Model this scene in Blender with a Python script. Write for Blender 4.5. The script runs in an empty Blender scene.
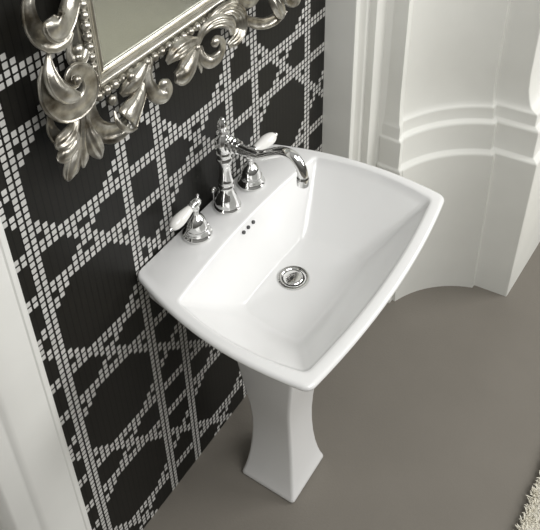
import bpy, bmesh, math, random
from mathutils import Vector, Matrix
random.seed(7)
S = bpy.context.scene
COL = S.collection

# ------------------------------------------------------------------ camera
cam = bpy.data.cameras.new('camera')
camo = bpy.data.objects.new('camera', cam); COL.objects.link(camo)
cam.sensor_fit = 'HORIZONTAL'; cam.sensor_width = 36.0
cam.lens = 804.782 / 540.0 * 36.0
cam.shift_x = 0.0
cam.shift_y = -(265.0 - 112.09) / 540.0
cam.clip_start = 0.02
RX = Vector((0.54583288, -0.8376844, -0.0187435))
RY = Vector((-0.49927474, -0.30719852, -0.81015665))
RZ = Vector((0.67289761, 0.45156829, -0.58591371))
m = Matrix((RX, -RY, -RZ)).transposed().to_4x4()
m.translation = Vector((-1.07646, -0.88579, 2.09325))
camo.matrix_world = m
S.camera = camo

# ------------------------------------------------------------------ light
S.view_settings.view_transform = 'Standard'
S.view_settings.look = 'None'
S.view_settings.exposure = 0.0
S.view_settings.gamma = 1.0
S.view_settings.use_curve_mapping = False
S.cycles.use_denoising = True
S.cycles.max_bounces = 8

world = bpy.data.worlds.new('world'); S.world = world
world.use_nodes = True
wn = world.node_tree.nodes; wl = world.node_tree.links
wn.clear()
w_out = wn.new('ShaderNodeOutputWorld'); w_bg = wn.new('ShaderNodeBackground')
w_tc = wn.new('ShaderNodeTexCoord'); w_sep = wn.new('ShaderNodeSeparateXYZ')
w_ramp = wn.new('ShaderNodeValToRGB')
w_map = wn.new('ShaderNodeMapRange')
w_map.inputs['From Min'].default_value = -1; w_map.inputs['From Max'].default_value = 1
wl.new(w_tc.outputs['Generated'], w_sep.inputs[0])
wl.new(w_sep.outputs['Z'], w_map.inputs['Value'])
wl.new(w_map.outputs[0], w_ramp.inputs[0])
r = w_ramp.color_ramp
r.elements[0].position = 0.45; r.elements[0].color = (0.22, 0.21, 0.19, 1)
r.elements[1].position = 0.85; r.elements[1].color = (1.0, 0.99, 0.95, 1)
wl.new(w_ramp.outputs[0], w_bg.inputs['Color'])
w_bg.inputs['Strength'].default_value = 0.39
wl.new(w_bg.outputs[0], w_out.inputs['Surface'])

def area(name, loc, target, sx, sy, power, col=(1, 1, 1)):
    d = bpy.data.lights.new(name, 'AREA'); d.shape = 'RECTANGLE'
    d.size = sx; d.size_y = sy; d.energy = power; d.color = col
    o = bpy.data.objects.new(name, d); COL.objects.link(o)
    o.location = loc
    o.rotation_euler = (Vector(target) - Vector(loc)).to_track_quat('-Z', 'Y').to_euler()
    return o
area('window_daylight', (2.1, -2.6, 2.1), (0.1, -0.2, 0.5), 1.7, 1.6, 65, (1.0, 0.992, 0.975))
area('ceiling_light', (-0.5, -2.1, 3.0), (-0.15, -0.1, 0.7), 1.8, 1.4, 51, (1.0, 0.995, 0.98))

# ------------------------------------------------------------------ helpers
def tag(o, label=None, cat=None, group=None, kind=None):
    if label: o['label'] = label
    if cat: o['category'] = cat
    if group: o['group'] = group
    if kind: o['kind'] = kind
    return o

def mesh(name, verts, faces, mat, parent=None, sharp=40, smooth=True):
    me = bpy.data.meshes.new(name)
    me.from_pydata([tuple(v) for v in verts], [], faces)
    bm = bmesh.new(); bm.from_mesh(me)
    bmesh.ops.remove_doubles(bm, verts=bm.verts, dist=1e-6)
    bmesh.ops.recalc_face_normals(bm, faces=bm.faces)
    bm.to_mesh(me); bm.free()
    if smooth:
        me.polygons.foreach_set('use_smooth', [True] * len(me.polygons))
        if sharp: me.set_sharp_from_angle(angle=math.radians(sharp))
    if mat: me.materials.append(mat)
    o = bpy.data.objects.new(name, me); COL.objects.link(o)
    if parent: o.parent = parent; o.matrix_parent_inverse = parent.matrix_world.inverted()
    return o

def empty(name, loc, label, cat, group=None):
    o = bpy.data.objects.new(name, None); COL.objects.link(o)
    o.location = loc; o.empty_display_size = 0.05
    bpy.context.view_layer.update()
    return tag(o, label, cat, group)

class MB:
    def __init__(s): s.v = []; s.f = []
    def add(s, v, f):
        b = len(s.v); s.v += [Vector(p) for p in v]; s.f += [tuple(i + b for i in q) for q in f]; return s
    def box(s, x0, x1, y0, y1, z0, z1):
        v = [(x0,y0,z0),(x1,y0,z0),(x1,y1,z0),(x0,y1,z0),(x0,y0,z1),(x1,y0,z1),(x1,y1,z1),(x0,y1,z1)]
        return s.add(v, [(0,3,2,1),(4,5,6,7),(0,1,5,4),(1,2,6,5),(2,3,7,6),(3,0,4,7)])
    def loops(s, L, cap0=True, cap1=True, closed=True):
        n = len(L[0]); v = [p for l in L for p in l]; f = []
        for k in range(len(L) - 1):
            for i in range(n if closed else n - 1):
                j = (i + 1) % n
                f.append((k*n+i, k*n+j, (k+1)*n+j, (k+1)*n+i))
        if cap0: f.append(tuple(range(n)))
        if cap1: f.append(tuple((len(L)-1)*n + i for i in range(n)))
        return s.add(v, f)
    def lathe(s, prof, M=None, n=32):
        """prof: list of (radius, height) about local z; M places it"""
        M = M or Matrix()
        L = []
        for r_, z in prof:
            L.append([M @ Vector((max(r_, 1e-4)*math.cos(2*math.pi*i/n), max(r_, 1e-4)*math.sin(2*math.pi*i/n), z)) for i in range(n)])
        return s.loops(L)
    def tube(s, pts, rad, n=16, sub=6):
        P = catmull([Vector(p) for p in pts], sub); Rr = catmull1(rad, sub) if isinstance(rad, (list, tuple)) else [rad]*len(P)
        up = Vector((1, 0, 0)); L = []
        for k, p in enumerate(P):
            t = (P[min(k+1, len(P)-1)] - P[max(k-1, 0)]).normalized()
            a = (up - t*up.dot(t))
            if a.length < 1e-4: a = t.orthogonal()
            a.normalize(); up = a; b = t.cross(a)
            L.append([p + a*Rr[k]*math.cos(2*math.pi*i/n) + b*Rr[k]*math.sin(2*math.pi*i/n) for i in range(n)])
        return s.loops(L)
    def ball(s, c, r_, sx=1, sy=1, sz=1, n=20, m=12):
        c = Vector(c); L = []
        for k in range(m + 1):
            t = math.pi * k / m; rr = max(math.sin(t), 1e-3)
            L.append([c + Vector((r_*sx*rr*math.cos(2*math.pi*i/n), r_*sy*rr*math.sin(2*math.pi*i/n), -r_*sz*math.cos(t))) for i in range(n)])
        return s.loops(L)
    def build(s, name, mat, parent=None, sharp=40, smooth=True):
        return mesh(name, s.v, s.f, mat, parent, sharp, smooth)

def catmull(P, sub):
    out = []
    for k in range(len(P) - 1):
        p0 = P[k-1] if k else P[0]*2 - P[1]; p1 = P[k]; p2 = P[k+1]
        p3 = P[k+2] if k + 2 < len(P) else P[-1]*2 - P[-2]
        for i in range(sub):
            t = i / sub
            out.append(0.5*((2*p1) + (p2-p0)*t + (2*p0-5*p1+4*p2-p3)*t*t + (3*p1-p0-3*p2+p3)*t**3))
    out.append(P[-1]); return out
def catmull1(P, sub): return catmull([float(a) for a in P], sub)
def lerp(a, b, t): return a + (b - a)*t

# ------------------------------------------------------------------ materials
def newmat(name):
    mt = bpy.data.materials.new(name); mt.use_nodes = True
    return mt, mt.node_tree.nodes, mt.node_tree.links, mt.node_tree.nodes['Principled BSDF']

def noisy(name, c0, c1, scale, rough=0.5, metal=0.0, bump=0.0, bump_scale=None, coat=0.0, spec=0.5, detail=4, r0=0.35, r1=0.65):
    mt, n, l, p = newmat(name)
    tc = n.new('ShaderNodeTexCoord'); ns = n.new('ShaderNodeTexNoise'); rp = n.new('ShaderNodeValToRGB')
    ns.inputs['Scale'].default_value = scale; ns.inputs['Detail'].default_value = detail
    rp.color_ramp.elements[0].position = r0; rp.color_ramp.elements[1].position = r1
    rp.color_ramp.elements[0].color = (*c0, 1); rp.color_ramp.elements[1].color = (*c1, 1)
    l.new(tc.outputs['Object'], ns.inputs['Vector']); l.new(ns.outputs['Fac'], rp.inputs[0])
    l.new(rp.outputs[0], p.inputs['Base Color'])
    p.inputs['Roughness'].default_value = rough; p.inputs['Metallic'].default_value = metal
    p.inputs['Coat Weight'].default_value = coat; p.inputs['Coat Roughness'].default_value = 0.05
    p.inputs['Specular IOR Level'].default_value = spec
    if bump:
        n2 = n.new('ShaderNodeTexNoise'); n2.inputs['Scale'].default_value = bump_scale or scale*4
        n2.inputs['Detail'].default_value = 5
        l.new(tc.outputs['Object'], n2.inputs['Vector'])
        b = n.new('ShaderNodeBump'); b.inputs['Strength'].default_value = bump; b.inputs['Distance'].default_value = 0.004
        l.new(n2.outputs['Fac'], b.inputs['Height']); l.new(b.outputs[0], p.inputs['Normal'])
    return mt

M_ceramic = noisy('white_ceramic', (0.785, 0.785, 0.78), (0.805, 0.805, 0.80), 3, rough=0.16, coat=0.3)
M_porcelain = noisy('white_porcelain', (0.84, 0.83, 0.80), (0.86, 0.85, 0.82), 20, rough=0.12, coat=0.5)
M_chrome = noisy('polished_chrome', (0.78, 0.78, 0.77), (0.84, 0.84, 0.83), 8, rough=0.07, metal=1.0)
M_dark = noisy('dark_hole', (0.05, 0.05, 0.05), (0.07, 0.07, 0.07), 20, rough=0.6)
M_plaster = noisy('white_plaster', (0.70, 0.70, 0.66), (0.74, 0.74, 0.70), 5, rough=0.55, bump=0.03, bump_scale=60)
M_trim = noisy('white_painted_wood', (0.72, 0.72, 0.69), (0.76, 0.76, 0.73), 6, rough=0.4, bump=0.02, bump_scale=40)
M_floor = noisy('taupe_floor', (0.175, 0.160, 0.137), (0.187, 0.171, 0.147), 4, rough=0.5, bump=0.16, bump_scale=160, spec=0.35)
M_silver = noisy('silver_leaf', (0.15, 0.13, 0.098), (0.60, 0.58, 0.52), 34, rough=0.30, metal=0.92, bump=0.25, bump_scale=90, detail=6, r0=0.30, r1=0.62)
M_silver2 = noisy('burnished_silver', (0.42, 0.40, 0.34), (0.60, 0.58, 0.52), 24, rough=0.32, metal=0.92, r0=0.2, r1=0.6)
M_rug = noisy('cream_wool', (0.62, 0.58, 0.47), (0.78, 0.75, 0.65), 60, rough=0.95, bump=0.6, bump_scale=150)
M_back = noisy('dark_wood_back', (0.05, 0.045, 0.04), (0.07, 0.06, 0.05), 15, rough=0.7)

mt, n, l, p = newmat('mirror_glass')
ns = n.new('ShaderNodeTexNoise'); ns.inputs['Scale'].default_value = 3
rp = n.new('ShaderNodeMapRange'); rp.inputs['To Min'].default_value = 0.24; rp.inputs['To Max'].default_value = 0.26
l.new(ns.outputs['Fac'], rp.inputs['Value']); l.new(rp.outputs[0], p.inputs['Roughness'])
p.inputs['Base Color'].default_value = (0.60, 0.635, 0.61, 1); p.inputs['Metallic'].default_value = 1.0
M_mirror = mt

# mosaic: square tesserae on a 14.7 mm grid, white ones following a woven cane pattern
PITCH, FROW, C0 = 0.0147, 75.3, 34.0
mt, n, l, p = newmat('cane_mosaic')
def mth(op, a, b=None, c=None):
    q = n.new('ShaderNodeMath'); q.operation = op
    for i, v in enumerate((a, b, c)):
        if v is None: continue
        if isinstance(v, (int, float)): q.inputs[i].default_value = v
        else: l.new(v, q.inputs[i])
    return q.outputs[0]
geo = n.new('ShaderNodeNewGeometry'); sp = n.new('ShaderNodeSeparateXYZ'); l.new(geo.outputs['Position'], sp.inputs[0])
cc = mth('ADD', mth('DIVIDE', sp.outputs['X'], PITCH), C0 + 0.5)
rr = mth('SUBTRACT', FROW + 0.5, mth('DIVIDE', sp.outputs['Z'], PITCH))
ci = mth('FLOOR', cc); ri = mth('FLOOR', rr)
fx = mth('ABSOLUTE', mth('SUBTRACT', mth('SUBTRACT', cc, ci), 0.5)); fz = mth('ABSOLUTE', mth('SUBTRACT', mth('SUBTRACT', rr, ri), 0.5))
u = mth('ADD', ci, 3.0); v = mth('SUBTRACT', ri, 4.0)
def fm(a): return mth('FLOORED_MODULO', a, 23.0)
def near(a, c, w): return mth('LESS_THAN', mth('ABSOLUTE', mth('SUBTRACT', a, c)), w)
def band(a): return near(mth('ABSOLUTE', mth('SUBTRACT', fm(mth('ADD', a, 11.25)), 11.25)), 3.5, 0.9)
def diag(a): return near(fm(a), 11.5, 0.75)
white = mth('MAXIMUM', mth('MAXIMUM', band(u), band(v)), mth('MAXIMUM', diag(mth('SUBTRACT', u, v)), diag(mth('ADD', u, v))))
mx = mth('MAXIMUM', fx, fz)
tile = mth('MULTIPLY', mth('LESS_THAN', fx, 0.352), mth('MULTIPLY', mth('LESS_THAN', fz, 0.378), mth('LESS_THAN', mth('ADD', fx, fz), 0.66)))
wn_ = n.new('ShaderNodeTexWhiteNoise'); wn_.noise_dimensions = '2D'
cv = n.new('ShaderNodeCombineXYZ'); l.new(ci, cv.inputs[0]); l.new(ri, cv.inputs[1]); l.new(cv.outputs[0], wn_.inputs['Vector'])
def ramp(fac, c0, c1):
    q = n.new('ShaderNodeMix'); q.data_type = 'RGBA'
    l.new(fac, q.inputs[0])
    for i, c in ((6, c0), (7, c1)):
        if isinstance(c, tuple): q.inputs[i].default_value = (*c, 1)
        else: l.new(c, q.inputs[i])
    return q.outputs[2]
wcol = ramp(wn_.outputs['Value'], (0.49, 0.485, 0.465), (0.57, 0.565, 0.545))
dcol = ramp(wn_.outputs['Value'], (0.0105, 0.010, 0.0085), (0.012, 0.0115, 0.0095))
tcol = ramp(white, dcol, wcol)
vline = mth('LESS_THAN', fx, 0.43)
gcol = ramp(vline, (0.0045, 0.0043, 0.0036), (0.0105, 0.010, 0.0085))
l.new(ramp(tile, gcol, tcol), p.inputs['Base Color'])
p.inputs['Roughness'].default_value = 0.45
p.inputs['Specular IOR Level'].default_value = 0.22
hm = n.new('ShaderNodeMapRange'); hm.interpolation_type = 'SMOOTHSTEP'
hm.inputs['From Min'].default_value = 0.37; hm.inputs['From Max'].default_value = 0.46
hm.inputs['To Min'].default_value = 1; hm.inputs['To Max'].default_value = 0
l.new(mx, hm.inputs['Value'])
bp = n.new('ShaderNodeBump'); bp.inputs['Strength'].default_value = 0.5; bp.inputs['Distance'].default_value = 0.0015
l.new(mth('MULTIPLY', hm.outputs[0], white), bp.inputs['Height']); l.new(bp.outputs[0], p.inputs['Normal'])
M_mosaic = mt

# ------------------------------------------------------------------ setting
FX0, FX1, FY0, FY1 = -2.4, 2.6, -3.0, 0.12
o = MB().box(FX0, FX1, FY0, FY1, -0.1, 0.0).build('floor', M_floor, smooth=False); tag(o, 'matte taupe grey floor', 'floor', kind='structure')
o = MB().box(-0.66, 0.507, 0.0, 0.12, 0.0, 2.8).build('wall_back', M_mosaic, smooth=False)
tag(o, 'black mosaic wall with white woven cane lattice pattern', 'wall', kind='structure')

def sweep(path_fn, prof, name, mat, label, cat):
    """path_fn(d) -> plan polyline pushed d into the solid; prof: (d, z) going up"""
    L = [[Vector((x, y, z)) for x, y in path_fn(d)] for d, z in prof]
    mb = MB().loops(L, cap0=False, cap1=False, closed=False)
    return tag(mb.build(name, mat, sharp=50), label, cat, kind='structure')

# curved niche with its stepped base and the pilaster beside it
NC, NR = (0.537, -0.514), 0.334
def arc_end(d):
    a = math.radians(20.5 + 85*d)
    return NC[0] + (NR+d)*math.cos(a), NC[1] + (NR+d)*math.sin(a), a
def niche(d):
    P = []
    xl = 0.643
    a0 = math.acos(min(1, (xl - NC[0])/(NR + d))); a1 = arc_end(d)[2]
    P.append((xl, -0.06))
    for k in range(41):
        a = lerp(a0, a1, k/40); P.append((NC[0] + (NR+d)*math.cos(a), NC[1] + (NR+d)*math.sin(a)))
    P.append((P[-1][0] + 0.02, P[-1][1] + 0.001))
    return P
def pil(d):
    ex, ey, _ = arc_end(d)
    x0, y0 = 0.866 + 0.85*d, -0.522 + max(0.0, d) + 1.5*max(0.0, d - 0.034)
    b = 0.004; ys = ey - 0.0005
    return [(ex + 0.004, ey + 0.05), (ex + 0.004, ys), (x0 - 0.002, ys), (x0, ys - 0.003), (x0 + 0.008, y0 + b), (x0 + 0.008 + b*.3, y0 + b*.3), (x0 + 0.008 + b, y0), (1.35, y0 - 0.02), (2.6, y0 - 0.025)]
PROF = [(-0.018, 0.0), (0.0, 0.553), (0.001, 0.558), (0.005, 0.562), (0.016, 0.566), (0.018, 0.570), (0.018, 0.655), (0.019, 0.661), (0.023, 0.665),
        (0.032, 0.668), (0.034, 0.672), (0.034, 0.705), (0.035, 0.710), (0.038, 0.713), (0.042, 0.718), (0.045, 0.728), (0.0475, 0.745), (0.0505, 0.775), (0.052, 0.82), (0.052, 2.8)]
sweep(niche, PROF, 'wall_right', M_plaster, 'white concave plaster niche with stepped moulded base', 'wall')
sweep(pil, PROF, 'trim_2', M_plaster, 'white plaster pilaster with stepped base at right of the niche', 'trim')

# moulded jamb between the mosaic and the niche
def strip(P, z0, z1, name, mat, label, cat, sharp=35):
    L = [[Vector((x, y, z0)) for x, y in P], [Vector((x, y, z1)) for x, y in P]]
    return tag(MB().loops(L, False, False, closed=False).build(name, mat, sharp=sharp), label, cat, kind='structure')
J = [(0.5065, 0.11), (0.5065, -0.083), (0.508, -0.0865), (0.511, -0.0875), (0.5265, -0.0875), (0.5285, -0.0865), (0.529, -0.077), (0.533, -0.0745), (0.541, -0.0755), (0.550, -0.080),
     (0.556, -0.087), (0.558, -0.0902), (0.561, -0.0915), (0.571, -0.0915), (0.574, -0.092), (0.5745, -0.108), (0.576, -0.111), (0.580, -0.112), (0.630, -0.1135),
     (0.633, -0.116), (0.637, -0.123), (0.640, -0.126), (0.642, -0.129), (0.643, -0.160), (0.645, -0.1645), (0.650, -0.166), (0.69, -0.156), (0.69, -0.06)]
strip(J, 0.0, 2.8, 'trim_1', M_plaster, 'white vertical moulded jamb between mosaic and niche', 'trim')
# square base blocks of the jamb
def blocks(name, label):
    L = []
    for d, z in PROF:
        e = 0.012 - d*0.25
        L.append([Vector(q) for q in ((0.641 - e, -0.120, z), (0.641 - e, -0.192 + d*.5, z), (0.643 - e, -0.195 + d*.5, z), (0.648, -0.196 + d*.55, z), (0.69, -0.186 + d*.5, z), (0.69, -0.120, z))])
    return tag(MB().loops(L).build(name, M_plaster, sharp=50), label, 'trim', kind='structure')
blocks('trim_3', 'small stepped plaster base block of the moulded jamb')

# door casing and door leaf at the left
Tc = [(-0.545, 0.0), (-0.552, -0.030), (-0.5555, -0.037), (-0.560, -0.040), (-0.568, -0.0405), (-0.571, -0.0385), (-0.574, -0.0405), (-0.646, -0.0405), (-0.655, -0.0390), (-0.659, -0.0355),
      (-0.664, -0.034), (-0.700, -0.0335), (-0.706, -0.030), (-0.712, -0.018), (-0.716, 0.0), (-0.716, 0.05)]
strip(Tc[::-1], 0.0, 2.8, 'trim_4', M_trim, 'white moulded door casing at left of the mosaic', 'trim')
o = MB().box(-2.4, -0.712, 0.012, 0.06, 0.0, 2.8).build('wall_left', M_trim, smooth=False)
tag(o, 'white panel wall behind the door casing', 'wall', kind='structure')

# ------------------------------------------------------------------ rug
RX0, RX1, RY0, RY1 = -0.02, 1.9, -2.3, -0.820
rug = empty('rug', (0.6, -1.6, 0.0), 'cream shaggy wool rug on the taupe floor at the lower right corner', 'rug')
P2 = [(RX0, RY0), (RX1, RY0), (RX1, RY1), (RX0, RY1)]
mb = MB(); mb.box(RX0, RX1, RY0, RY1, 0.0, 0.012); mb.build('rug_base', M_rug, rug, smooth=False)
mb = MB()
def tuft(x, y, hgt, w):
    a = random.uniform(0, 2*math.pi); ln = random.uniform(0.3, 0.9)*hgt
    dx, dy = math.cos(a)*ln, math.sin(a)*ln
    L = []
    for k, (t, s) in enumerate(((0, 1), (0.5, 0.95), (0.85, .8), (1.0, .3))):
        c = Vector((x + dx*t*t, y + dy*t*t, 0.010 + hgt*(t - 0.28*t*t)))
        L.append([c + Vector((w*s*math.cos(q*math.pi/2 + a), w*s*math.sin(q*math.pi/2 + a), 0)) for q in range(4)])
    mb.loops(L, cap0=False)
for i in range(13000):
    tuft(random.uniform(RX0, 0.45), random.uniform(-1.0, RY1), random.uniform(0.016, 0.024), random.uniform(0.0018, 0.0028))
for i in range(26000):
    x, y = random.uniform(RX0, RX1), random.uniform(RY0, RY1)
    if x > 0.44 or y < -0.99: tuft(x, y, random.uniform(0.018, 0.026), random.uniform(0.0032, 0.0048))
tag(mb.build('pile', M_rug, rug, sharp=None), kind='stuff')

# ------------------------------------------------------------------ washbasin
CX, TOP = -0.017, 0.852
def quad(hb, yb, hf, yf, bs, bf, bb, rb, rf, z, ns=20, nc=8):
    """bowed four-sided loop, corners rounded; order: left side (back to front), front, right, back"""
    C = [Vector((CX - hb, yb, z)), Vector((CX - hf, yf, z)), Vector((CX + hf, yf, z)), Vector((CX + hb, yb, z))]
    bow = [(Vector((-1, 0, 0)), bs), (Vector((0, -1, 0)), bf), (Vector((1, 0, 0)), bs), (Vector((0, 1, 0)), bb)]
    rad = [rb, rf, rf, rb]
    def side(i, t):
        p = C[i].lerp(C[(i+1) % 4], t); dv, b = bow[i]
        return p + dv*(4*b*t*(1-t))
    out = []
    for i in range(4):
        ln = (C[(i+1) % 4] - C[i]).length
        t0 = rad[i]/ln; t1 = 1 - rad[(i+1) % 4]/ln
        for k in range(ns + 1): out.append(side(i, lerp(t0, t1, k/ns)))
        j = (i+1) % 4; ln2 = (C[(j+1) % 4] - C[j]).length
        a = out[-1]; b = side(j, rad[j]/ln2); c = C[j] + (bow[i][0]*bow[i][1] + bow[j][0]*bow[j][1])*0.25*rad[j]/0.03*0.3
        for k in range(1, nc):
            t = k/nc; out.append(a*(1-t)**2 + c*2*t*(1-t) + b*t*t)
    return out
def outer(d, z):  # rim outline pulled in by d
    return quad(0.2585 - d, -0.003 - d*.3, 0.304 - d, -0.4505 + d, 0.032, 0.025, 0.0, 0.016, 0.020, z)
def inner(d, z):
    return quad(0.266 + d, -0.126 + d, 0.273 + d, -0.424 - d, 0.021, 0.021, 0.017, 0.012, 0.016, z)
bottom = quad(0.140, -0.172, 0.150, -0.335, 0.004, 0.006, 0.004, 0.030, 0.030, 0.727)
rim_in = inner(0.0, TOP - 0.008)
def wall(t, z=None):
    L = [a.lerp(b, t) for a, b in zip(rim_in, bottom)]
    return L
DR = Vector((-0.009, -0.222, 0.720)); DRR = 0.036
nL = len(bottom)
def ring(r_, z):
    out = []
    for q in bottom:
        a = math.atan2(q.y - DR.y, q.x - DR.x); out.append(Vector((DR.x + r_*math.cos(a), DR.y + r_*math.sin(a), z)))
    return out
def under(hw, yb, yf, z): return quad(hw, yb, hw, yf, 0.02*hw/.2, 0.02*hw/.2, 0.0, 0.03, 0.03, z)
b_in = [p + Vector((0, 0, -0.0035)) for p in [a.lerp(Vector((DR.x, DR.y, 0.7275)), 0.10) for a in bottom]]
L = [under(0.11, -0.12, -0.29, 0.690), under(0.125, -0.10, -0.31, 0.700), under(0.19, -0.04, -0.37, 0.745), under(0.25, -0.01, -0.425, 0.795), outer(0.020, 0.832), outer(0.009, 0.8345), outer(0.004, 0.8365), outer(0.001, 0.8400),
     outer(0.0, 0.8435), outer(0.0006, 0.8470), outer(0.0022, 0.8497), outer(0.0048, 0.8515), outer(0.008, TOP),
     inner(0.008, TOP), inner(0.004, TOP - 0.0008), inner(0.0015, TOP - 0.003), rim_in,
     wall(0.10), wall(0.5), wall(0.88), [p + Vector((0, 0, 0.003)) for p in wall(0.965)], [a.lerp(Vector((DR.x, DR.y, 0.727)), 0.05) + Vector((0, 0, -0.001)) for a in bottom], b_in, ring(0.040, 0.7215), ring(0.036, 0.7205), ring(0.033, 0.712), ring(0.031, 0.700)]
basin = empty('washbasin', (CX, -0.24, 0.69), 'white ceramic washbasin with bowed rim standing on its pedestal against the mosaic wall', 'washbasin')
MB().loops(L).build('basin_bowl', M_ceramic, basin, sharp=60)
for x, y, z in ((-0.043, -0.1165, 0.8365), (-0.0245, -0.1160, 0.8365), (-0.005, -0.1160, 0.8365)):
    Mx = Matrix.Translation((x, y, z)) @ Matrix.Rotation(math.radians(66), 4, 'X')
    mb = MB().lathe([(0.0001, -0.004), (0.0042, -0.004), (0.0042, 0.0006), (0.0030, 0.0008), (0.0001, 0.0008)], Mx, 20)
    tag(mb.build('overflow_hole', M_dark, basin), 'small round dark overflow hole')
# drain: flange ring, cup and pop-up plug
Md = Matrix.Translation((DR.x, DR.y, 0.7205))
dr = MB().lathe([(0.030, -0.016), (0.0345, -0.002), (0.0360, 0.0005), (0.0355, 0.0025), (0.0325, 0.0032), (0.0285, 0.0026), (0.0258, 0.0005), (0.0245, -0.0020), (0.0001, -0.0025)], Md, 48).build('drain', M_chrome, basin)
tag(dr, 'round chrome drain')
MB().lathe([(0.006, -0.004), (0.006, -0.0015), (0.0215, -0.001), (0.0228, 0.0008), (0.0215, 0.0026), (0.0160, 0.0042), (0.008, 0.0050), (0.0001, 0.0053)], Md, 40).build('drain_plug', M_chrome, dr)

# ------------------------------------------------------------------ pedestal
PXC, PYC = -0.046, -0.211
def sq(hx, hy, z, r_=0.010, cx=PXC, cy=PYC, n=6):
    out = []
    for sx, sy, a0 in ((-1, 1, 90), (-1, -1, 180), (1, -1, 270), (1, 1, 0)):
        for k in range(n + 1):
            a = math.radians(a0 + 90*k/n)
            out.append(Vector((cx + sx*(hx - r_) + r_*math.cos(a), cy + sy*(hy - r_) + r_*math.sin(a), z)))
    return out
prof = [(0.0, .0790, .0790), (0.003, .0820, .0830), (0.008, .0825, .0835), (0.016, .0800, .0815), (0.03, .0755, .0780), (0.06, .0690, .0730), (0.10, .0625, .0680), (0.15, .0575, .0635), (0.20, .0555, .0605), (0.25, .0565, .0590),
        (0.30, .0605, .0600), (0.35, .0665, .0630), (0.40, .0720, .0680), (0.46, .0780, .0750), (0.53, .0840, .0830), (0.60, .0890, .0900), (0.68, .098, .098), (0.689, .098, .098)]
ped = MB().loops([sq(hx, hy, z, 0.009) for z, hx, hy in prof]).build('pedestal', M_ceramic, sharp=60)
tag(ped, 'white ceramic pedestal with waisted square column under the washbasin', 'pedestal')

# ------------------------------------------------------------------ taps
SX, SY = -0.0065, -0.046
sp_ = empty('faucet_spout', (SX, SY, TOP), 'tall chrome swan neck spout standing on the basin deck between the two taps', 'faucet')
Mt = Matrix.Translation((SX, SY, TOP))
MB().lathe([(0.0300, 0), (0.0315, 0.002), (0.0318, 0.005), (0.0305, 0.008), (0.0285, 0.010), (0.0280, 0.014), (0.0262, 0.022), (0.0225, 0.033), (0.0180, 0.045), (0.0150, 0.055), (0.0145, 0.057), (0.0175, 0.059), (0.0182, 0.062),
            (0.0175, 0.065), (0.0160, 0.067), (0.0158, 0.072), (0.0168, 0.074), (0.0172, 0.077), (0.0165, 0.080), (0.0150, 0.083), (0.0140, 0.092), (0.0130, 0.105), (0.0128, 0.118), (0.0140, 0.128), (0.0165, 0.133), (0.0175, 0.137), (0.0165, 0.141), (0.0145, 0.144),
            (0.0148, 0.149), (0.0165, 0.152), (0.0168, 0.156), (0.0150, 0.160), (0.0145, 0.163)], Mt, 40).build('column', M_chrome, sp_)
MB().lathe([(0.0140, 0.158), (0.0170, 0.165), (0.0195, 0.174), (0.0203, 0.183), (0.0195, 0.192), (0.0168, 0.200), (0.0125, 0.206), (0.0112, 0.209)], Mt, 36).build('head', M_chrome, sp_)
MB().lathe([(0.0110, 0.207), (0.0140, 0.210), (0.0140, 0.213), (0.0095, 0.216), (0.0090, 0.219), (0.0112, 0.224), (0.0115, 0.229), (0.0100, 0.236), (0.0072, 0.242), (0.0055, 0.2445), (0.0050, 0.247), (0.0028, 0.2490), (0.0005, 0.2495)], Mt, 28).build('finial', M_chrome, sp_)
Ma = Matrix.Translation((SX, SY - 0.012, TOP + 0.186)) @ Matrix.Rotation(math.radians(90), 4, 'X')
MB().lathe([(0.0150, 0), (0.0180, 0.004), (0.0180, 0.008), (0.0150, 0.010), (0.0150, 0.012), (0.0172, 0.014), (0.0172, 0.018), (0.0140, 0.020), (0.0138, 0.023), (0.0155, 0.025), (0.0152, 0.029), (0.0115, 0.031)], Ma, 32).build('arm_collar', M_chrome, sp_)
arm = MB().tube([(SX, -0.060, 1.038), (SX, -0.085, 1.037), (SX, -0.110, 1.036), (SX, -0.138, 1.039), (SX, -0.166, 1.056), (SX, -0.196, 1.073), (SX, -0.221, 1.072), (SX, -0.2375, 1.055), (SX, -0.2440, 1.036), (SX, -0.2445, 1.028)],
                [0.0120, 0.0118, 0.0116, 0.0114, 0.0112, 0.0112, 0.0112, 0.0112, 0.0112, 0.0110], n=24, sub=6).build('spout_arm', M_chrome, sp_, sharp=60)
Mn = Matrix.Translation((SX, -0.2445, 1.007))
MB().lathe([(0.0090, 0.003), (0.0105, 0.0), (0.0126, 0.001), (0.0130, 0.004), (0.0130, 0.018), (0.0124, 0.021), (0.0112, 0.023), (0.0108, 0.026)], Mn, 32).build('nozzle', M_chrome, arm)
pk = MB().lathe([(0.0022, 0.0), (0.0022, 0.036)], Matrix.Translation((-0.0150, -0.0145, TOP)), 12).build('pull_rod', M_chrome, sp_)
MB().ball((-0.0150, -0.0145, 0.893), 0.0078).build('knob', M_chrome, pk)

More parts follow.
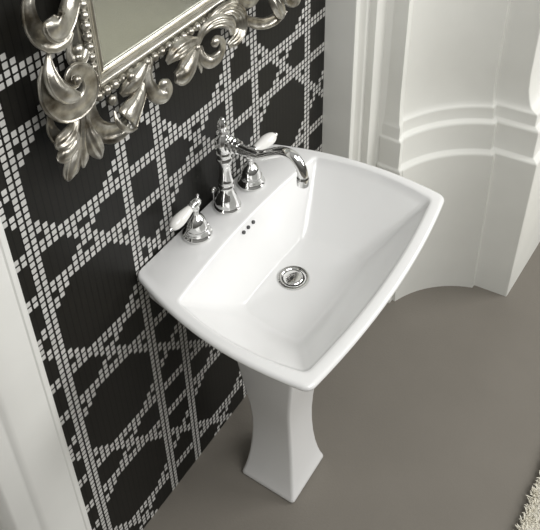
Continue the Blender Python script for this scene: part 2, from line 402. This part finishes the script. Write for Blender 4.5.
def tap(x, y, side, label):
    t = empty('tap', (x, y, TOP), label, 'tap', 'lever taps on the basin deck')
    Mt = Matrix.Translation((x, y, TOP)) @ Matrix.Scale(1.12, 4)
    MB().lathe([(0.0280, 0), (0.0295, 0.002), (0.0298, 0.005), (0.0285, 0.008), (0.0265, 0.010), (0.0258, 0.013), (0.0246, 0.016), (0.0236, 0.019), (0.0234, 0.0215), (0.0218, 0.0225), (0.0214, 0.026), (0.0204, 0.031), (0.0190, 0.036),
                (0.0172, 0.041), (0.0148, 0.0455), (0.0118, 0.049), (0.0085, 0.0515), (0.0070, 0.054)], Mt, 36).build('bell_base', M_chrome, t)
    MB().lathe([(0.0068, 0.051), (0.0068, 0.064), (0.0085, 0.067), (0.0088, 0.071), (0.0080, 0.074)], Mt, 24).build('stem', M_chrome, t)
    hub = Vector((x, y, TOP + 0.090))
    ax = Vector((side, 0.03 if side < 0 else -0.13, -0.14 if side < 0 else 0.0)).normalized()
    Mh = Matrix.Translation(hub) @ ax.to_track_quat('Z', 'Y').to_matrix().to_4x4() @ Matrix.Scale(1.0 if side < 0 else 1.12, 4)
    hb = MB().lathe([(0.0005, -0.0165), (0.0045, -0.016), (0.0085, -0.013), (0.0105, -0.008), (0.0112, -0.001), (0.0105, 0.006), (0.0085, 0.010), (0.0090, 0.012), (0.0095, 0.014), (0.0085, 0.016)], Mh, 28).build('hub', M_chrome, t)
    MB().lathe([(0.0020, 0.0), (0.0020, 0.006), (0.0034, 0.009), (0.0030, 0.012), (0.0005, 0.0135)], Matrix.Translation(hub - ax*0.0115 + Vector((0, 0, 0.0045))), 14).build('pin', M_chrome, hb)
    lv = MB().lathe([(0.0070, 0.013), (0.0085, 0.016), (0.0100, 0.022), (0.0122, 0.034), (0.0138, 0.046), (0.0140, 0.056), (0.0124, 0.066), (0.0094, 0.073), (0.0060, 0.077), (0.0045, 0.078)], Mh, 28).build('lever', M_porcelain, t)
    tag(lv, 'white porcelain lever')
    MB().lathe([(0.0045, 0.0765), (0.0050, 0.079), (0.0040, 0.083), (0.0005, 0.0845)], Mh, 18).build('tip', M_chrome, lv)
    return t
tap(-0.115, -0.043, -1, 'chrome bell tap left of the spout, white lever reaching to the left basin edge')
tap(0.088, -0.047, 1, 'chrome bell tap at right of the spout, partly behind its curved arm')

# ------------------------------------------------------------------ mirror
mir = empty('wall_mirror', (0.0, 0.0, 1.34), 'ornate silver scroll framed mirror hanging on the black mosaic wall above the basin', 'mirror')
GX0, GX1, GZ0, GZ1 = -0.290, 0.330, 1.371, 2.20
MB().box(GX0 - 0.012, GX1 + 0.012, -0.0235, -0.019, GZ0 - 0.012, GZ1 + 0.012).build('mirror_glass', M_mirror, mir, smooth=False)
MB().box(GX0 - 0.03, GX1 + 0.03, -0.019, -0.001, GZ0 - 0.03, GZ1 + 0.03).build('backing', M_back, mir, smooth=False)
fp = [(0.004, -0.0190), (-0.002, -0.0230), (-0.001, -0.0262), (0.0015, -0.0275), (0.0035, -0.0262), (0.0045, -0.0240), (0.0070, -0.0245), (0.0078, -0.0290), (0.0090, -0.0302), (0.0112, -0.0302), (0.0120, -0.0288), (0.0132, -0.0288), (0.0150, -0.0322), (0.0172, -0.0352), (0.0190, -0.0360),
      (0.0208, -0.0355), (0.0214, -0.0335), (0.0228, -0.0335), (0.0240, -0.0300), (0.0400, -0.0300), (0.0425, -0.0280), (0.0425, -0.004), (0.004, -0.004)]
def frame_loop(d, y): return [Vector((GX0 - d, y, GZ0 - d)), Vector((GX1 + d, y, GZ0 - d)), Vector((GX1 + d, y, GZ1 + d)), Vector((GX0 - d, y, GZ1 + d))]
Lf = [frame_loop(d, y) for d, y in fp]
mb = MB(); mb.loops(Lf + [Lf[0]], cap0=False, cap1=False); mb.build('frame_moulding', M_silver2, mir, sharp=35)
mb = MB()
bd, by = 0.0320, -0.0370
nx = int((GX1 - GX0 + 2*bd)/0.0205); nz = int((GZ1 - GZ0 + 2*bd)/0.0190)
for i in range(nx + 1):
    mb.ball((lerp(GX0 - bd, GX1 + bd, i/nx), by, GZ0 - bd), 0.0086, sx=1.05, n=16, m=10)
    if i < nx: mb.ball((lerp(GX0 - bd, GX1 + bd, (i + .5)/nx), by + 0.001, GZ0 - bd), 0.0062, sx=0.35, n=14, m=8)
for i in range(1, nz + 1):
    mb.ball((GX0 - bd, by, lerp(GZ0 - bd, GZ1 + bd, i/nz)), 0.0086, sz=1.0, n=16, m=10)
    mb.ball((GX0 - bd, by + 0.001, lerp(GZ0 - bd, GZ1 + bd, (i - .5)/nz)), 0.0062, sz=0.35, n=14, m=8)
mb.build('bead_strip', M_silver, mir, sharp=None)

def leaf(name, pts, bulge, flute, parent):
    """carved leaf or scroll: curved spine, arched or hollowed section, tapering width, real thickness"""
    P = catmull([Vector(q[:3]) for q in pts], 8); W = catmull1([q[3] for q in pts], 8)
    ns = 24; L = []
    for k, c in enumerate(P):
        w = max(W[k], 0.0008)
        t = (P[min(k+1, len(P)-1)] - P[max(k-1, 0)]).normalized()
        nrm = Vector((0, -1, 0)); nrm = (nrm - t*nrm.dot(t)).normalized(); b = t.cross(nrm)
        loop = []
        fade = math.sin(math.pi*min(1, max(0.0, k/(len(P)-1))))**0.5
        for i in range(ns + 1):
            s = -1 + 2*i/ns
            h = bulge*w*(1 - s*s) if bulge > 0 else -bulge*w*(s*s*1.2 - 0.35)
            if bulge < 0: h += 0.16*w*math.exp(-((abs(s) - 0.90)/0.09)**2)
            if flute: h += 0.13*w*fade*math.cos(math.pi*(2*flute + 1)*s)*(1 - s*s*0.5)
            else: h += 0.15*w*math.exp(-((abs(s) - 0.86)/0.10)**2)
            loop.append(c + b*(w*s) + nrm*h)
        th = min(0.007, 0.55*w)
        for i in range(ns, -1, -1):
            s = -1 + 2*i/ns
            h = (bulge*w*(1 - s*s) if bulge > 0 else -bulge*w*(s*s*1.2 - 0.35)) - th*(0.45 + 0.55*math.sqrt(max(0, 1 - s*s))) - 0.0006
            loop.append(c + b*(w*s*0.97) + nrm*h)
        L.append(loop)
    return MB().loops(L).build(name, M_silver, parent, sharp=55)
SCROLLS = [
    ('acanthus_scroll', [(-0.416, -0.0414, 1.5804, 0.0087), (-0.4287, -0.045, 1.5589, 0.0109), (-0.4318, -0.0486, 1.531, 0.0142), (-0.422, -0.0522, 1.5074, 0.0174), (-0.4016, -0.0536, 1.4908, 0.0174), (-0.3792, -0.0522, 1.4841, 0.012), (-0.3623, -0.0507, 1.4873, 0.0044)], -0.35, 0),
    ('acanthus_leaf', [(-0.3423, -0.0486, 1.5466, 0.0153), (-0.3559, -0.0522, 1.5306, 0.0185), (-0.3741, -0.0594, 1.5194, 0.0218), (-0.3967, -0.0694, 1.5183, 0.0251), (-0.4135, -0.0752, 1.5299, 0.0218), (-0.4156, -0.0702, 1.5407, 0.0109)], 0.35, 0),
    ('acanthus_leaf', [(-0.4037, -0.045, 1.4806, 0.0015), (-0.4174, -0.0522, 1.4659, 0.0065), (-0.4255, -0.0608, 1.4469, 0.012), (-0.4224, -0.0666, 1.4239, 0.0153), (-0.4078, -0.068, 1.4031, 0.0153), (-0.3853, -0.063, 1.3843, 0.0087)], 0.6, 0),
    ('acanthus_scroll', [(-0.4193, -0.0414, 1.4528, 0.0044), (-0.4273, -0.045, 1.4264, 0.0131), (-0.4238, -0.0486, 1.3963, 0.0207), (-0.4064, -0.0522, 1.3682, 0.0218), (-0.3793, -0.0536, 1.358, 0.0218), (-0.3571, -0.0536, 1.3661, 0.0207), (-0.3478, -0.0536, 1.3877, 0.0174), (-0.3555, -0.055, 1.4114, 0.0142), (-0.372, -0.0572, 1.4268, 0.0109), (-0.3887, -0.0594, 1.4294, 0.0087), (-0.3963, -0.0615, 1.4199, 0.007), (-0.3914, -0.0637, 1.4087, 0.0061), (-0.3823, -0.0651, 1.4077, 0.0052), (-0.3816, -0.0666, 1.417, 0.0044)], 0.22, 0),
    ('acanthus_leaf', [(-0.3651, -0.0378, 1.3375, 0.0087), (-0.3788, -0.0435, 1.308, 0.0098), (-0.3962, -0.0486, 1.2845, 0.012), (-0.4122, -0.0522, 1.2657, 0.0163), (-0.4217, -0.0522, 1.2491, 0.0142), (-0.4229, -0.0478, 1.2351, 0.0044)], 0.5, 0),
    ('acanthus_leaf', [(-0.3742, -0.0414, 1.3444, 0.0076), (-0.3933, -0.0493, 1.3256, 0.012), (-0.4175, -0.0565, 1.3203, 0.0185), (-0.4332, -0.0565, 1.3187, 0.0163), (-0.44, -0.0522, 1.3175, 0.0054)], 0.5, 1),
    ('acanthus_leaf', [(-0.3727, -0.0392, 1.3105, 0.0065), (-0.3915, -0.045, 1.2943, 0.0109), (-0.4138, -0.05, 1.2887, 0.0153), (-0.4293, -0.0507, 1.2924, 0.0142), (-0.4352, -0.0464, 1.2957, 0.0054)], 0.5, 0),
    ('acanthus_leaf', [(-0.3635, -0.0421, 1.3341, 0.0065), (-0.3751, -0.0478, 1.3032, 0.0098), (-0.3811, -0.0486, 1.2742, 0.0109), (-0.3842, -0.0464, 1.2499, 0.0098), (-0.3835, -0.0421, 1.2325, 0.0033)], 0.5, 0),
    ('acanthus_leaf', [(-0.3594, -0.0406, 1.3351, 0.0065), (-0.3653, -0.0486, 1.3033, 0.012), (-0.364, -0.0536, 1.2795, 0.0174), (-0.3557, -0.0522, 1.2543, 0.0153), (-0.347, -0.0464, 1.2307, 0.0054)], 0.5, 1),
    ('acanthus_leaf', [(-0.4273, -0.0378, 1.3642, 0.0044), (-0.4312, -0.0406, 1.3426, 0.0087), (-0.4229, -0.0421, 1.32, 0.012), (-0.4049, -0.0421, 1.3121, 0.012), (-0.3881, -0.0414, 1.3232, 0.0065)], -0.3, 0),
    ('acanthus_scroll', [(-0.3375, -0.0378, 1.3468, 0.0076), (-0.3506, -0.0406, 1.3276, 0.0142), (-0.3508, -0.0435, 1.3023, 0.0174), (-0.3388, -0.0464, 1.2822, 0.0185), (-0.3194, -0.0486, 1.2674, 0.0196), (-0.2974, -0.0507, 1.2626, 0.0185), (-0.28, -0.0522, 1.2672, 0.0109)], -0.35, 0),
    ('acanthus_leaf', [(-0.2194, -0.045, 1.3073, 0.0087), (-0.2341, -0.0493, 1.2983, 0.0163), (-0.2541, -0.055, 1.291, 0.0218), (-0.2717, -0.0594, 1.2863, 0.0272), (-0.2849, -0.0622, 1.2817, 0.0305), (-0.2902, -0.063, 1.2789, 0.0294)], 0.4, 0),
    ('acanthus_leaf', [(-0.3143, -0.0622, 1.3135, 0.0017), (-0.3186, -0.0694, 1.3004, 0.0044), (-0.3129, -0.0738, 1.2838, 0.0052), (-0.2945, -0.0709, 1.2623, 0.0044), (-0.2702, -0.0637, 1.2492, 0.0017)], 0.8, 0),
    ('acanthus_leaf', [(-0.275, -0.0421, 1.3155, 0.0076), (-0.2623, -0.0478, 1.3226, 0.0163), (-0.2388, -0.0493, 1.3324, 0.0174), (-0.2108, -0.045, 1.3422, 0.0087)], 0.5, 0),
    ('acanthus_scroll', [(-0.1875, -0.0414, 1.3429, 0.0044), (-0.2051, -0.045, 1.3203, 0.0098), (-0.2099, -0.0493, 1.297, 0.0142), (-0.1977, -0.0522, 1.2736, 0.0163), (-0.18, -0.055, 1.2641, 0.0153), (-0.1707, -0.0579, 1.273, 0.0098), (-0.1771, -0.0608, 1.2929, 0.0065), (-0.1898, -0.063, 1.3009, 0.0044)], 0.45, 0),
    ('acanthus_leaf', [(-0.0646, -0.045, 1.3162, 0.0087), (-0.1042, -0.0507, 1.3275, 0.0185), (-0.1368, -0.0536, 1.3305, 0.0185), (-0.1605, -0.0507, 1.321, 0.0065)], 0.5, 1),
    ('acanthus_leaf', [(-0.0629, -0.045, 1.3043, 0.0087), (-0.0903, -0.0522, 1.2967, 0.0207), (-0.1139, -0.0579, 1.2893, 0.0251), (-0.1361, -0.0608, 1.285, 0.024), (-0.1514, -0.0579, 1.2861, 0.0109)], 0.5, 0),
    ('acanthus_leaf', [(-0.063, -0.0414, 1.2899, 0.0098), (-0.0609, -0.045, 1.2674, 0.0087), (-0.0556, -0.0421, 1.2383, 0.0013)], 0.5, 0),
    ('acanthus_scroll', [(-0.0526, -0.0414, 1.2978, 0.0065), (-0.0554, -0.0464, 1.2763, 0.012), (-0.0406, -0.0507, 1.2584, 0.0142), (-0.0203, -0.055, 1.258, 0.0142), (-0.0064, -0.0579, 1.27, 0.0109), (-0.0084, -0.0608, 1.2924, 0.0076), (-0.0302, -0.0637, 1.311, 0.0054), (-0.042, -0.0651, 1.3086, 0.0044)], 0.45, 0),
    ('acanthus_leaf', [(-0.0586, -0.0414, 1.3009, 0.0054), (-0.05, -0.0464, 1.3245, 0.0098), (-0.0311, -0.0522, 1.3364, 0.0131), (-0.002, -0.0565, 1.3323, 0.0142), (0.0255, -0.0594, 1.3131, 0.0131), (0.0305, -0.0594, 1.2904, 0.0087)], 0.5, 1),
    ('acanthus_leaf', [(-0.0291, -0.0406, 1.3298, 0.0044), (0.003, -0.0464, 1.3422, 0.012), (0.0398, -0.0507, 1.3393, 0.0153), (0.0647, -0.0536, 1.3151, 0.0185), (0.064, -0.055, 1.284, 0.0207), (0.0433, -0.0565, 1.2693, 0.0174), (0.0213, -0.0522, 1.263, 0.0076)], 0.45, 2),
    ('acanthus_leaf', [(0.0601, -0.045, 1.3636, 0.0109), (0.0811, -0.0507, 1.3403, 0.0163), (0.11, -0.0522, 1.3253, 0.0153), (0.1434, -0.0493, 1.3254, 0.0087)], 0.55, 0),
    ('acanthus_scroll', [(0.0846, -0.0414, 1.2976, 0.0065), (0.1138, -0.045, 1.2706, 0.012), (0.1562, -0.0486, 1.2488, 0.0131), (0.1996, -0.0507, 1.2431, 0.0142), (0.2298, -0.0522, 1.2538, 0.0131)], -0.35, 0),
    ('acanthus_leaf', [(0.189, -0.0486, 1.3025, 0.0131), (0.1956, -0.0565, 1.2804, 0.0185), (0.2063, -0.0594, 1.2546, 0.0153), (0.2208, -0.055, 1.2342, 0.0065)], 0.5, 1),
    ('acanthus_leaf', [(0.2416, -0.045, 1.2829, 0.0131), (0.2567, -0.0507, 1.2557, 0.0131), (0.2861, -0.0507, 1.2398, 0.0098), (0.3103, -0.0464, 1.2427, 0.0044)], 0.5, 0),
    ('acanthus_scroll', [(-0.3562, -0.0378, 1.4751, 0.0033), (-0.3653, -0.0414, 1.456, 0.0061), (-0.3676, -0.045, 1.4386, 0.0087), (-0.3586, -0.0464, 1.4269, 0.0098), (-0.3452, -0.0464, 1.4271, 0.0087), (-0.3334, -0.0435, 1.4365, 0.0065)], 0.3, 0),
]
BUDS = [(-0.3526, -0.04496, 1.4469, 0.01), (-0.3553, -0.04496, 1.4347, 0.0092), (-0.3854, -0.06944, 1.4183, 0.0078), (-0.2972, -0.04208, 1.3183, 0.01), (-0.2569, -0.053599999999999995, 1.3461, 0.0087), (-0.1899, -0.06368, 1.2969, 0.01), (-0.0377, -0.06656000000000001, 1.3069, 0.01), (-0.0753, -0.053599999999999995, 1.309, 0.0078)]
for nm, pts, bl, fl in SCROLLS: leaf(nm, pts, bl, fl, mir)
for x, y, z, r_ in BUDS: MB().ball((x, y, z), r_, 1, 0.8, 1.05).build('bud', M_silver, mir, sharp=None)
